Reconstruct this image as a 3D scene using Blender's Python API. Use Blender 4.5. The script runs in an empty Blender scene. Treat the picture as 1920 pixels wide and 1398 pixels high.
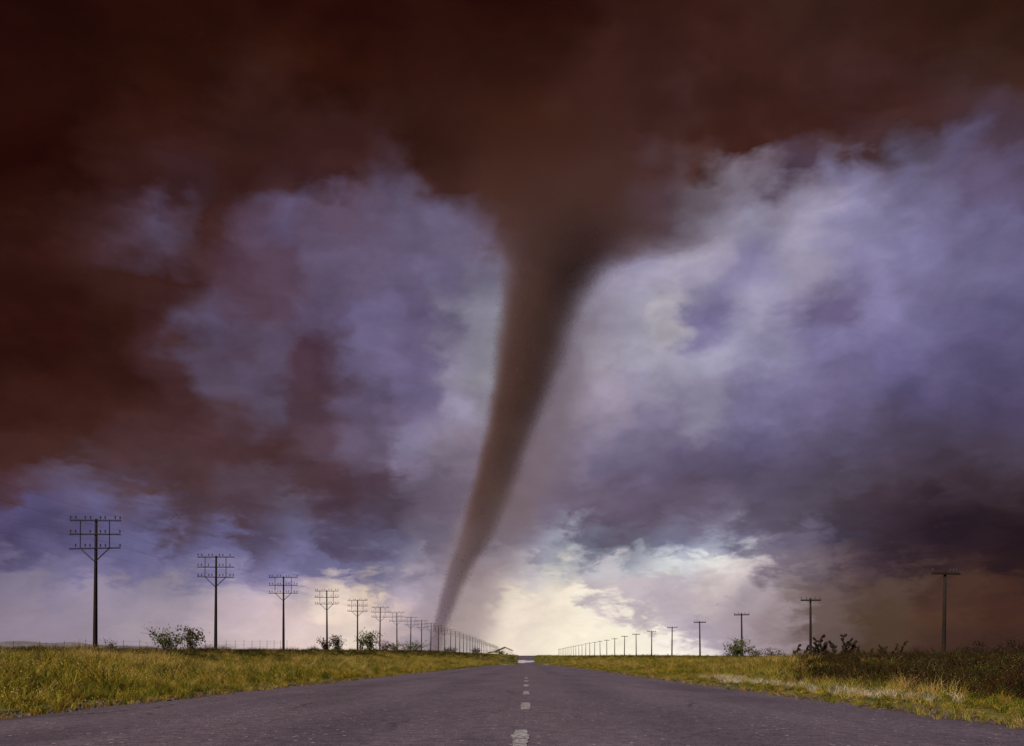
import bpy, bmesh, math, random
import numpy as np
from mathutils import Vector, Matrix

random.seed(7)
rng = np.random.default_rng(11)
S = bpy.context.scene
C = S.collection
R = math.radians
F = 1800.0            # focal length in photograph pixels
VX, VY = 988.0, 1239.0  # where the road's flat stretch vanishes
EYE = 0.43

# ------------------------------------------------------------------ camera
cam = bpy.data.cameras.new('camera')
cam.sensor_width = 36.0
cam.lens = 36.0 * F / 1920.0
cam.shift_x = -(VX - 960.0) / 1920.0
cam.shift_y = (VY - 699.0) / 1920.0
cam.clip_start = 0.05
cam.clip_end = 20000
co = bpy.data.objects.new('camera', cam)
co.location = (0, 0, EYE)
co.rotation_euler = (R(90), 0, 0)
C.objects.link(co)
S.camera = co

# ------------------------------------------------------------------ sun and exposure
SUN_EL, SUN_AZ = R(42), R(222)      # behind the camera, a little to the left
sl = bpy.data.lights.new('sun', 'SUN')
sl.energy = 4.9
sl.angle = R(12)
sl.color = (1.0, 0.9, 0.74)
so = bpy.data.objects.new('sun', sl)
sd = Vector((math.sin(SUN_AZ) * math.cos(SUN_EL), math.cos(SUN_AZ) * math.cos(SUN_EL), math.sin(SUN_EL)))
so.rotation_euler = sd.to_track_quat('Z', 'Y').to_euler()
so.location = (0, -40, 60)
C.objects.link(so)
S.view_settings.view_transform = 'Standard'
S.view_settings.look = 'None'
S.view_settings.gamma = 1
S.view_settings.exposure = 0
S.view_settings.use_curve_mapping = False
S.cycles.volume_bounces = 1
S.cycles.max_bounces = 6
S.cycles.transparent_max_bounces = 24

# ------------------------------------------------------------------ storm sky (world)
def lin(c):
    c = np.asarray(c, float) / 255.0
    return np.where(c <= 0.04045, c / 12.92, ((c + 0.055) / 1.055) ** 2.4)

SKYROWS = {
 10: [(0,38,10,5),(300,46,14,6),(600,40,10,5),(960,42,13,6),(1250,56,26,18),(1500,60,34,27),(1750,58,30,21),(1900,52,27,16)],
 140: [(50,41,13,6),(300,50,20,8),(600,49,19,8),(900,49,19,9),(1150,61,31,26),(1400,63,33,26),(1650,66,38,36),(1880,64,38,30)],
 215: [(1480,62,32,25),(1600,66,36,32),(1700,64,34,29),(1800,70,46,50),(1890,74,54,66)],
 260: [(30,40,9,4),(250,57,25,17),(450,63,33,28),(620,65,35,32),(800,50,22,14),(960,54,22,12),(1150,64,34,32),(1350,68,34,28),(1500,66,34,27),(1590,70,42,44),(1690,92,78,102),(1800,96,84,122),(1886,82,62,78)],
 340: [(60,46,16,8),(200,60,30,28),(300,64,36,38),(450,66,34,30),(600,66,36,34),(720,80,58,74),(850,66,36,32),(960,58,26,18),(1100,72,42,44),(1200,92,70,90),(1300,122,106,120),(1365,145,130,150),(1450,84,62,80),(1560,128,118,158),(1700,118,108,150),(1850,100,84,122)],
 420: [(50,50,20,12),(150,70,40,40),(220,82,58,72),(310,90,72,104),(400,66,36,32),(500,88,64,86),(560,98,82,122),(650,96,74,100),(750,102,88,122),(850,110,97,134),(930,80,52,58),(1180,96,76,86),(1240,125,112,130),(1300,150,140,165),(1400,155,148,178),(1500,165,155,185),(1600,145,138,182),(1700,128,118,168),(1850,118,108,158)],
 500: [(60,56,24,18),(200,64,34,28),(330,66,36,34),(430,84,58,74),(550,92,68,88),(640,104,86,120),(750,104,88,124),(850,116,104,145),(915,130,120,150),(1200,160,150,185),(1280,176,166,192),(1400,140,130,175),(1490,165,155,185),(1600,140,130,178),(1750,125,116,165),(1900,120,110,160)],
 600: [(60,54,20,14),(200,56,26,18),(300,70,40,42),(370,96,80,115),(480,86,62,80),(600,100,80,115),(700,118,104,152),(800,105,90,130),(880,150,145,168),(930,140,136,150),(1130,160,150,175),(1200,172,164,192),(1270,192,184,196),(1350,125,115,165),(1430,165,158,190),(1550,110,95,140),(1650,135,125,175),(1750,115,105,155),(1880,108,98,150)],
 680: [(40,50,18,10),(200,58,26,20),(330,72,42,44),(400,92,74,100),(500,95,78,108),(600,78,52,66),(700,110,98,140),(780,115,100,145),(850,150,140,168),(925,150,145,160),(1080,150,138,160),(1130,175,165,185),(1250,176,169,193),(1350,165,160,190),(1450,145,138,175),(1560,125,115,165),(1700,108,98,150),(1850,98,86,132)],
 760: [(40,60,28,20),(160,60,28,20),(300,72,42,42),(430,82,58,66),(520,92,76,104),(600,78,54,64),(700,100,82,116),(780,120,106,152),(860,162,152,186),(910,150,140,158),(1040,150,136,160),(1120,165,150,175),(1250,140,128,165),(1340,150,142,172),(1450,125,115,160),(1600,112,100,145),(1750,92,80,125),(1900,88,74,115)],
 840: [(30,70,38,34),(130,70,38,32),(250,82,52,54),(400,84,54,58),(520,82,52,54),(620,96,72,88),(720,108,90,120),(790,140,128,165),(850,138,124,148),(890,134,118,138),(1000,140,122,144),(1080,140,125,155),(1180,125,112,150),(1300,115,100,140),(1450,105,94,135),(1600,98,85,120),(1750,86,72,100),(1900,80,66,90)],
 900: [(30,80,52,60),(130,98,80,110),(230,92,68,80),(350,90,62,66),(480,102,80,95),(600,90,62,70),(720,92,68,85),(820,115,98,125),(870,125,108,128),(985,140,120,142),(1060,122,104,130),(1180,110,92,122),(1300,108,90,118),(1450,95,82,112),(1600,85,72,92),(1750,72,56,70),(1900,66,50,60)],
 960: [(30,88,76,125),(120,95,82,128),(200,112,104,160),(280,105,95,140),(360,84,62,72),(460,90,66,78),(560,105,88,112),(640,85,62,75),(740,95,76,95),(830,118,100,125),(950,128,110,130),(1000,125,108,140),(1100,105,88,112),(1200,102,85,110),(1320,115,100,130),(1420,95,84,108),(1520,88,76,95),(1620,68,52,66),(1750,56,38,48),(1900,52,34,40)],
 1010: [(30,86,72,118),(150,100,92,145),(270,112,106,160),(400,105,98,148),(480,92,78,110),(560,105,98,140),(640,92,78,112),(720,95,80,110),(800,122,110,136),(940,130,118,146),(1000,150,145,170),(1060,162,166,186),(1120,120,122,150),(1190,108,104,130),(1290,115,115,150),(1345,155,160,184),(1400,115,108,138),(1500,105,94,122),(1600,66,54,76),(1750,45,30,42),(1900,42,26,34)],
 1040: [(40,110,98,142),(200,112,104,158),(430,112,106,158),(560,108,102,148),(720,110,100,142),(830,128,114,142),(960,172,164,180),(1080,180,182,192),(1200,160,166,182),(1290,200,206,212),(1400,205,200,205),(1440,112,102,122),(1620,66,50,62),(1750,46,29,38),(1900,44,26,32)],
 1060: [(40,125,115,155),(160,122,112,158),(300,120,112,160),(430,122,114,160),(540,115,108,155),(640,115,110,158),(720,130,125,160),(790,150,140,165),(840,140,126,152),(920,165,152,165),(980,205,195,200),(1060,225,215,205),(1160,200,195,202),(1250,215,215,215),(1340,225,220,215),(1390,225,210,205),(1440,125,110,125),(1520,98,84,95),(1620,75,58,64),(1750,52,34,40),(1900,48,28,32)],
 1110: [(40,138,124,150),(160,142,128,152),(300,150,138,160),(430,165,150,165),(540,185,165,172),(620,225,205,190),(700,225,200,180),(770,172,156,175),(820,160,146,166),(890,190,172,178),(960,240,225,205),(1060,245,232,210),(1150,225,212,200),(1250,185,170,180),(1340,195,178,180),(1430,165,150,158),(1480,125,110,112),(1560,98,80,78),(1650,84,64,56),(1780,72,48,38),(1900,66,40,32)],
 1160: [(40,145,128,148),(160,148,132,150),(300,160,144,158),(430,180,160,168),(540,205,180,180),(640,235,212,195),(720,220,195,190),(780,176,158,172),(890,210,190,188),(970,240,222,205),(1080,250,235,212),(1160,235,222,208),(1240,195,180,180),(1330,165,148,165),(1400,170,152,160),(1450,150,132,138),(1550,100,82,78),(1650,80,60,46),(1780,76,50,38),(1900,68,42,32)],
 1190: [(1060,250,238,214),(1160,250,240,216),(1250,246,236,220),(1285,205,192,196),(1340,162,146,162)],
 1205: [(40,150,132,150),(160,152,135,150),(300,165,148,158),(430,190,170,172),(560,215,192,188),(660,240,220,205),(740,205,180,180),(800,170,158,176),(870,205,192,190),(930,245,228,208),(1050,252,240,215),(1180,252,242,218),(1280,248,240,222),(1325,232,222,216),(1370,162,146,160),(1440,160,142,148),(1550,96,78,74),(1650,78,58,46),(1780,70,46,38),(1900,62,38,32)],
}
SKYROWS[385] = [(690, 92, 74, 102), (760, 98, 84, 116), (810, 102, 90, 126), (855, 98, 82, 110), (1270, 128, 114, 130), (1220, 104, 86, 98)]
SKYROWS[440] = [(890, 120, 106, 144), (925, 104, 84, 100)]
EDGE = [(1110, 1120), (1150, 1128), (1195, 1152), (1240, 1170), (1285, 1190), (1315, 1210), (1338, 1228)]
for (ex_, ey_) in EDGE:
    SKYROWS.setdefault(ey_ + 12, []).append((ex_ - 12, 252, 242, 222))
    SKYROWS.setdefault(ey_ - 14, []).append((ex_ + 16, 178, 162, 174))
PTS = np.array([(x, y) for y, row in SKYROWS.items() for x, *_ in row], float)
COL = np.array([lin(c) for row in SKYROWS.values() for _x, *c in row])
_pb = np.exp(-((PTS[:, 0:1] - 520) / 300.0) ** 2 - ((PTS[:, 1:2] - 920) / 62.0) ** 2) + .5 * np.exp(-((PTS[:, 0:1] - 60) / 220.0) ** 2 - ((PTS[:, 1:2] - 950) / 70.0) ** 2)
COL = COL * (1 - .26 * np.clip(_pb, 0, 1))
_lum = (COL * (.25, .65, .10)).sum(1, keepdims=True)
_blue = np.clip((COL[:, 2:3] / (COL[:, 0:1] + 1e-5) - .75) / .5, 0, 1)
COL = np.clip(_lum + (COL - _lum) * (.95 - .18 * _blue), 1e-4, 1)
_up = np.clip((1110 - PTS[:, 1:2]) / 90.0, 0, 1)
COL = COL * (1 - _up * np.where(_lum < .06, .17, .15))
def sky_at(px, py):
    d2 = (PTS[:, 0] - px) ** 2 + (1.35 * (PTS[:, 1] - py)) ** 2
    w = 1.0 / (d2 + 20.0 ** 2) ** 2.4
    return np.exp((w[:, None] * np.log(COL + 1e-4)).sum(0) / w.sum())

BACK = [(0.0, lin((165, 148, 158))), (0.35, lin((112, 98, 128))), (0.9, lin((66, 40, 40)))]
def back_at(v):
    return np.array([np.interp(v, [b[0] for b in BACK], [b[1][k] for b in BACK]) for k in range(3)])
CC = 0.25
def sky_dir(az, v):
    """linear sky colour towards azimuth az (0 = along the road) and tan(elevation) v"""
    a = max(-R(44), min(R(44), az))
    px = VX + F * math.tan(a)
    py = VY - F * v / math.cos(a)
    c = sky_at(max(-60, min(1980, px)), max(-40, min(1212, py)))
    t = min(1, max(0, (abs(az) - R(34)) / R(100)))
    t = t * t * (3 - 2 * t)
    return c * (1 - t) + back_at(v) * t

W = bpy.data.worlds.new('World')
S.world = W
W.use_nodes = True
nt = W.node_tree
nt.nodes.clear()
N = nt.nodes.new
L = nt.links.new
def setin(n, i, v):
    if hasattr(v, 'is_linked') or isinstance(v, bpy.types.NodeSocket):
        n.id_data.links.new(v, n.inputs[i])
    else:
        n.inputs[i].default_value = v
def math_(tree, op, a, b=0.0, c=None, clamp=False):
    n = tree.nodes.new('ShaderNodeMath'); n.operation = op; n.use_clamp = clamp
    setin(n, 0, a); setin(n, 1, b)
    if c is not None: setin(n, 2, c)
    return n.outputs[0]
def vmath(tree, op, a, b=None, s=None):
    n = tree.nodes.new('ShaderNodeVectorMath'); n.operation = op
    setin(n, 0, a)
    if b is not None: setin(n, 1, b)
    if s is not None: setin(n, 'Scale', s)
    return n.outputs['Value'] if op in ('DOT_PRODUCT', 'LENGTH') else n.outputs[0]
def noise(tree, vec, scale, detail=2.0, rough=0.5, out='Fac', dist=0.0):
    n = tree.nodes.new('ShaderNodeTexNoise')
    setin(n, 'Vector', vec); setin(n, 'Scale', scale); setin(n, 'Detail', detail); setin(n, 'Roughness', rough); setin(n, 'Distortion', dist)
    return n.outputs[out]
def maprange(tree, v, a, b, c=0.0, d=1.0, kind='SMOOTHSTEP'):
    n = tree.nodes.new('ShaderNodeMapRange'); n.interpolation_type = kind
    for i, x in enumerate((v, a, b, c, d)): setin(n, i, x)
    return n.outputs[0]
def mixc(tree, f, a, b, mode='MIX'):
    n = tree.nodes.new('ShaderNodeMix'); n.data_type = 'RGBA'; n.blend_type = mode
    setin(n, 0, f); setin(n, 6, a); setin(n, 7, b)
    return n.outputs[2]
def sepxyz(tree, v):
    n = tree.nodes.new('ShaderNodeSeparateXYZ'); setin(n, 0, v); return n.outputs
def comb(tree, x, y, z):
    n = tree.nodes.new('ShaderNodeCombineXYZ')
    for i, k in enumerate((x, y, z)): setin(n, i, k)
    return n.outputs[0]

tc = N('ShaderNodeTexCoord')
d0 = vmath(nt, 'NORMALIZE', tc.outputs['Generated'])
x0, y0, z0 = sepxyz(nt, d0)
stretch = vmath(nt, 'MULTIPLY', d0, (1.0, 1.0, 1.7))
hi = maprange(nt, z0, 0.02, 0.3, 0.22, 1.0)
warp = None
for sc, am, dt, off in ((3.2, 0.040, 1.5, 3.1), (9.0, 0.045, 2.5, 17.3), (34.0, 0.020, 3.0, 5.7)):
    v = vmath(nt, 'ADD', stretch, (off, off * 0.7, -off))
    nz = noise(nt, v, sc, dt, 0.55, 'Color')
    w = vmath(nt, 'SUBTRACT', nz, (0.5, 0.5, 0.5))
    w = vmath(nt, 'SCALE', w, s=am * 2)
    warp = w if warp is None else vmath(nt, 'ADD', warp, w)
warp = vmath(nt, 'SCALE', warp, s=hi)
warp = vmath(nt, 'MULTIPLY', warp, (1.0, 1.0, 0.62))
low = maprange(nt, z0, 0.10, 0.30, 1.0, 0.0)
flat_ = vmath(nt, 'MULTIPLY', d0, (1.0, 1.0, 2.4))
for sc, am, wd_, off in ((13.0, 0.0075, .11, 2.7), (27.0, 0.005, .10, 9.1), (60.0, 0.0022, .10, 4.9)):
    nn = noise(nt, vmath(nt, 'ADD', flat_, (off, -off, off)), sc, 6.0, 0.58, 'Fac', 0.5)
    st_ = math_(nt, 'SUBTRACT', maprange(nt, nn, .5 - wd_, .5 + wd_), .5)
    st_ = math_(nt, 'MULTIPLY', math_(nt, 'MULTIPLY', st_, low), am * 2)
    warp = vmath(nt, 'ADD', warp, comb(nt, st_, 0.0, st_))
for sc, am, wd_, off in ((6.0, 0.010, .26, 1.7), (15.0, 0.007, .24, 6.3)):
    nn = noise(nt, vmath(nt, 'ADD', stretch, (off, -off, off)), sc, 6.0, 0.55, 'Fac', 0.4)
    st_ = math_(nt, 'SUBTRACT', maprange(nt, nn, .5 - wd_, .5 + wd_), .5)
    st_ = math_(nt, 'MULTIPLY', math_(nt, 'MULTIPLY', st_, math_(nt, 'SUBTRACT', 1.0, low)), am * 2)
    warp = vmath(nt, 'ADD', warp, comb(nt, math_(nt, 'MULTIPLY', st_, .8), 0.0, st_))
dw = vmath(nt, 'ADD', d0, warp)
x1, y1, z1 = sepxyz(nt, dw)
az = math_(nt, 'DIVIDE', math_(nt, 'ARCTAN2', x1, y1), math.pi)
rad = math_(nt, 'SQRT', math_(nt, 'ADD', math_(nt, 'MULTIPLY', x1, x1), math_(nt, 'MULTIPLY', y1, y1)))
vel = math_(nt, 'DIVIDE', z1, math_(nt, 'MAXIMUM', rad, 0.05))
ab = math_(nt, 'ABSOLUTE', az)
tt = math_(nt, 'DIVIDE', math_(nt, 'MULTIPLY', ab, 1 + CC), math_(nt, 'ADD', ab, CC))
isright = math_(nt, 'GREATER_THAN', az, 0.0)
def f2az(f):      # inverse of the ramp coordinate
    return math.pi * f * CC / (1 + CC - f)
ROWY = [1232, 1214, 1200, 1184, 1166, 1148, 1128, 1110, 1090, 1068, 1050, 1032, 1010, 985, 960, 930, 900, 870, 840, 800, 760, 720, 680, 640, 600, 550, 500, 460, 420, 380, 340, 300, 260, 205, 140, 60, -60]
STOPS = [0.52 * i / 26 for i in range(27)] + [0.58, 0.66, 0.78, 0.9, 1.0]
def ramp(sign, v):
    n = N('ShaderNodeValToRGB')
    e = n.color_ramp.elements
    n.color_ramp.interpolation = 'LINEAR'
    for i, f in enumerate(STOPS):
        c = sky_dir(sign * f2az(f), v)
        if i == 0: el = e[0]; el.position = 0
        elif i == 1: el = e[-1]; el.position = f
        else: el = e.new(f)
        el.color = (*c, 1)
    L(tt, n.inputs[0])
    return n.outputs[0]
sky = None; pv = None
for yy in ROWY:
    v = (VY - yy) / F
    row = mixc(nt, isright, ramp(-1, v), ramp(1, v))
    if sky is None: sky = row
    else: sky = mixc(nt, maprange(nt, vel, pv, v, kind='LINEAR'), sky, row)
    pv = v
# cloud texture: billows at several sizes, finer and crisper near the horizon
nb = noise(nt, vmath(nt, 'ADD', stretch, (8.2, 1.1, 4.4)), 5.0, 4.0, 0.5, 'Fac', 0.25)
n2_ = noise(nt, vmath(nt, 'ADD', stretch, (2.7, -5.1, 1.4)), 11.5, 5.0, 0.52, 'Fac', 0.3)
nf = noise(nt, vmath(nt, 'MULTIPLY', dw, (1.0, 1.0, 2.0)), 27.0, 5.0, 0.55, 'Fac', 0.3)
det = math_(nt, 'ADD', math_(nt, 'MULTIPLY', math_(nt, 'SUBTRACT', nb, 0.5), 1.3), math_(nt, 'MULTIPLY', math_(nt, 'SUBTRACT', n2_, 0.5), 1.5))
det = math_(nt, 'ADD', det, math_(nt, 'MULTIPLY', math_(nt, 'SUBTRACT', nf, 0.5), 0.5))
det = math_(nt, 'MULTIPLY', det, maprange(nt, z0, 0.0, 0.12, 0.5, 1.0))
mul = math_(nt, 'POWER', 2.0, det)
sky = vmath(nt, 'SCALE', sky, s=math_(nt, 'MULTIPLY', mul, 10.0))
ns = N('ShaderNodeTexSky'); ns.sky_type = 'NISHITA'; ns.sun_disc = False
ns.sun_elevation = SUN_EL; ns.sun_rotation = SUN_AZ
sky = mixc(nt, 0.003, sky, ns.outputs[0])
bg = N('ShaderNodeBackground'); L(sky, bg.inputs[0]); bg.inputs[1].default_value = 0.1
ow = N('ShaderNodeOutputWorld'); L(bg.outputs[0], ow.inputs[0])
W.cycles.sampling_method = 'MANUAL'
W.cycles.sample_map_resolution = 512

# ------------------------------------------------------------------ helpers
def tag(o, label=None, cat=None, group=None, kind=None):
    if label: o['label'] = label
    if cat: o['category'] = cat
    if group: o['group'] = group
    if kind: o['kind'] = kind
    return o
def empty(name, loc, rz=0.0):
    o = bpy.data.objects.new(name, None); C.objects.link(o)
    o.location = loc; o.rotation_euler = (0, 0, rz); o.empty_display_size = 0.3
    return o
class MB:
    def __init__(s): s.v = []; s.f = []
    def tube(s, pts, rad, sides=6, caps=True):
        pts = [Vector(p) for p in pts]; b = len(s.v); n = len(pts)
        for i, p in enumerate(pts):
            t = (pts[min(i + 1, n - 1)] - pts[max(i - 1, 0)]).normalized()
            a = t.orthogonal().normalized() if abs(t.z) < 0.95 else Vector((1, 0, 0)).cross(t).normalized()
            c = t.cross(a)
            r = rad[i] if hasattr(rad, '__len__') else rad
            for k in range(sides):
                q = 2 * math.pi * k / sides
                s.v.append(p + (a * math.cos(q) + c * math.sin(q)) * r)
        for i in range(n - 1):
            for k in range(sides):
                k2 = (k + 1) % sides
                s.f.append((b + i * sides + k, b + i * sides + k2, b + (i + 1) * sides + k2, b + (i + 1) * sides + k))
        if caps:
            s.f.append(tuple(b + k for k in range(sides))[::-1]); s.f.append(tuple(b + (n - 1) * sides + k for k in range(sides)))
        return s
    def box(s, c, d):
        b = len(s.v)
        for z in (-.5, .5):
            for y in (-.5, .5):
                for x in (-.5, .5): s.v.append(Vector((c[0] + x * d[0], c[1] + y * d[1], c[2] + z * d[2])))
        for q in ((0, 2, 3, 1), (4, 5, 7, 6), (0, 1, 5, 4), (2, 6, 7, 3), (0, 4, 6, 2), (1, 3, 7, 5)): s.f.append(tuple(b + k for k in q))
        return s
    def quad(s, p, u, w):
        b = len(s.v); s.v += [p - u * .5, p + w * .5 - u * 0.1, p + u * .5, p - w * .5 - u * 0.1]; s.f.append((b, b + 1, b + 2, b + 3)); return s
    def ellip(s, c, axes, segs=7, rings=5):
        b = len(s.v); c = Vector(c); A, B_, Cc = axes
        s.v.append(c - Cc)
        for i in range(1, rings):
            th = math.pi * i / rings - math.pi / 2
            for k in range(segs):
                q = 2 * math.pi * k / segs
                s.v.append(c + A * math.cos(th) * math.cos(q) + B_ * math.cos(th) * math.sin(q) + Cc * math.sin(th))
        s.v.append(c + Cc); top = len(s.v) - 1
        for k in range(segs):
            k2 = (k + 1) % segs
            s.f.append((b, b + 1 + k2, b + 1 + k)); s.f.append((top, top - segs + k, top - segs + k2))
            for i in range(rings - 2):
                s.f.append((b + 1 + i * segs + k, b + 1 + i * segs + k2, b + 1 + (i + 1) * segs + k2, b + 1 + (i + 1) * segs + k))
        return s
    def mesh(s, name, m, smooth=False):
        me = bpy.data.meshes.new(name); me.from_pydata([tuple(v) for v in s.v], [], s.f)
        if m: me.materials.append(m)
        if smooth: me.polygons.foreach_set('use_smooth', [True] * len(me.polygons))
        me.update(); return me
    def build(s, name, m, parent=None, smooth=False):
        o = bpy.data.objects.new(name, s.mesh(name, m, smooth)); C.objects.link(o)
        if parent: o.parent = parent
        return o
def link(name, me, parent=None, loc=(0, 0, 0)):
    o = bpy.data.objects.new(name, me); C.objects.link(o); o.location = loc
    if parent: o.parent = parent
    return o
def mat(name, base, rough=0.8, var=0.35, scale=6.0, col2=None, bump=0.0, spec=0.3, coord='Object', detail=6, rand=0.0, trans=0.0):
    m = bpy.data.materials.new(name); m.use_nodes = True; t = m.node_tree; b = t.nodes['Principled BSDF']
    tcn = t.nodes.new('ShaderNodeTexCoord')
    if coord == 'World':
        g = t.nodes.new('ShaderNodeNewGeometry'); vec = g.outputs['Position']
    else: vec = tcn.outputs[coord]
    n1 = noise(t, vec, scale, detail, 0.6)
    f = maprange(t, n1, 0.3, 0.7)
    c1 = tuple(x * (1 - var) for x in base); c2 = col2 or tuple(min(1, x * (1 + var)) for x in base)
    c = mixc(t, f, (*c1, 1), (*c2, 1))
    if rand:
        oi = t.nodes.new('ShaderNodeObjectInfo')
        h = t.nodes.new('ShaderNodeHueSaturation'); setin(h, 'Value', maprange(t, oi.outputs['Random'], 0, 1, 1 - rand, 1 + rand, 'LINEAR')); setin(h, 'Color', c)
        setin(h, 'Hue', maprange(t, math_(t, 'FRACT', math_(t, 'MULTIPLY', oi.outputs['Random'], 7.31)), 0, 1, 0.475, 0.525, 'LINEAR'))
        c = h.outputs[0]
    L2 = t.links.new; L2(c, b.inputs['Base Color'])
    b.inputs['Roughness'].default_value = rough; b.inputs['Specular IOR Level'].default_value = spec
    if bump:
        bn = t.nodes.new('ShaderNodeBump'); bn.inputs['Strength'].default_value = bump; L2(n1, bn.inputs['Height']); bn.inputs['Distance'].default_value = 0.02
        L2(bn.outputs[0], b.inputs['Normal'])
    if trans:
        tr = t.nodes.new('ShaderNodeBsdfTranslucent'); L2(c, tr.inputs[0])
        mx = t.nodes.new('ShaderNodeMixShader'); mx.inputs[0].default_value = trans
        L2(b.outputs[0], mx.inputs[1]); L2(tr.outputs[0], mx.inputs[2]); L2(mx.outputs[0], t.nodes['Material Output'].inputs[0])
    return m
def sstep(t): t = np.clip(t, 0, 1); return t * t * (3 - 2 * t)

# ------------------------------------------------------------------ terrain
def prof(y):
    return np.interp(y, [-60, 90, 130, 170, 210, 280, 370, 405, 488, 560, 700, 1500, 5000], [0, 0, -.015, -.12, -.4, -1.5, -1.35, -.75, 3.4, 3.75, 3.7, 3.2, 0])
def ridge(y):
    return np.interp(y, [0, 64, 113, 190, 300, 490, 900, 1500, 6000], [.55, .92, 1.40, 2.15, 3.1, 4.3, 6, 6, 0])
def rightel(y):
    return np.interp(y, [0, 70, 120, 200, 300, 490, 900, 1500, 6000], [.42, .5, .72, 1.1, 1.7, 3.1, 5.4, 5.6, 0])
_ph = rng.uniform(0, 6.28, (14, 2)); _k = rng.normal(0, 1, (14, 2)) * np.geomspace(0.05, 0.9, 14)[:, None]
def bumps(x, y):
    s = 0
    for i in range(14): s = s + np.sin(_k[i, 0] * x + _k[i, 1] * y + _ph[i, 0]) * 0.16 / (1 + 0.42 * i)
    return s
def _smprof(y):
    return sum(prof(y + o) for o in (-14, -7, 0, 7, 14)) / 5.0
XL, XR = 4.21, 3.41
def H(x, y):
    x = np.asarray(x, float); y = np.asarray(y, float)
    P = _smprof(y)
    sl_ = sstep((-x - XL) / 23.0); sr = sstep((x - XR) / 20.0)
    l = ridge(y) - 1.5 * sstep((-x - 31) / 10.0) * np.clip(1.2 - y / 700, .3, 1)
    l = l * (1 - sstep((-x - 200) / 1500.0) * .9)
    r = rightel(y) * (1 - sstep((x - 300) / 1500.0) * .8)
    h = P + (l - P) * sl_ * (x < 0) + (r - P) * sr * (x > 0)
    edge = np.where(x < 0, sstep((-x - XL) / 8), sstep((x - XR) / 8))
    h = h + bumps(x, y) * 0.42 * edge
    road = (x > -XL - .25) & (x < XR + .25)
    return h - 0.05 * road
def Hs(x, y): return float(H(x, y))

def sheet(name, xs, ys, zf, m):
    X, Y = np.meshgrid(xs, ys); Z = zf(X, Y)
    V = np.stack([X, Y, Z], -1).reshape(-1, 3); nx, ny = len(xs), len(ys)
    me = bpy.data.meshes.new(name); me.vertices.add(len(V)); me.vertices.foreach_set('co', V.ravel())
    i = np.arange((ny - 1) * (nx - 1)); r_, c_ = i // (nx - 1), i % (nx - 1); a = r_ * nx + c_
    q = np.stack([a, a + 1, a + nx + 1, a + nx], -1)
    me.loops.add(q.size); me.loops.foreach_set('vertex_index', q.ravel())
    me.polygons.add(len(q)); me.polygons.foreach_set('loop_start', np.arange(len(q)) * 4)
    me.polygons.foreach_set('use_smooth', np.ones(len(q), bool))
    me.materials.append(m); me.update(); me.validate()
    o = bpy.data.objects.new(name, me); C.objects.link(o); return o

# ground material
gm = bpy.data.materials.new('field_soil'); gm.use_nodes = True; t = gm.node_tree; b = t.nodes['Principled BSDF']
gp = t.nodes.new('ShaderNodeNewGeometry').outputs['Position']
n1 = noise(t, gp, 0.13, 5, 0.6); n2 = noise(t, gp, 2.3, 6, 0.65); n3 = noise(t, gp, 14.0, 4, 0.6)
c = mixc(t, maprange(t, n1, .38, .62), (.060, .062, .016, 1), (.115, .105, .032, 1))
c = mixc(t, maprange(t, n2, .45, .7, 0, .7), c, (.045, .030, .014, 1))
c = mixc(t, maprange(t, n3, .55, .75, 0, .6), c, (.16, .14, .06, 1))
t.links.new(c, b.inputs['Base Color']); b.inputs['Roughness'].default_value = 0.95; b.inputs['Specular IOR Level'].default_value = 0.05
bn = t.nodes.new('ShaderNodeBump'); bn.inputs['Strength'].default_value = 0.8; bn.inputs['Distance'].default_value = 0.15
t.links.new(n2, bn.inputs['Height']); t.links.new(bn.outputs[0], b.inputs['Normal'])
gx = np.unique(np.concatenate([np.linspace(-60, 60, 161), [-XL - .26, -XL - .24, XR + .24, XR + .26], -np.geomspace(60, 9000, 34), np.geomspace(60, 9000, 34)]))
gy = np.unique(np.concatenate([np.linspace(-60, 140, 181), np.linspace(140, 620, 161), np.geomspace(620, 9000, 50)]))
ground = tag(sheet('ground', gx, gy, H, gm), kind='structure')

hm_ = mat('hazy_far_hill', (.17, .15, .17), .95, .2, .01, coord='World', spec=.05)  # distance haze put into the mauve-grey base colour
hx_ = np.linspace(-2600, -820, 120); hy_ = np.linspace(2600, 3400, 16)
def hill_z(X, Y):
    a = np.clip((X + 2600) / 200, 0, 1) * np.clip((-820 - X) / 500, 0, 1)
    return -6 + (62 + 5 * np.sin(X * .011) + 3 * np.sin(X * .031 + 1) + 2 * np.sin(X * .083)) * sstep(a) * np.sin(np.clip((Y - 2600) / 800, 0, 1) * math.pi) ** .7
tag(sheet('hills', hx_, hy_, hill_z, hm_), kind='structure')

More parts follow.
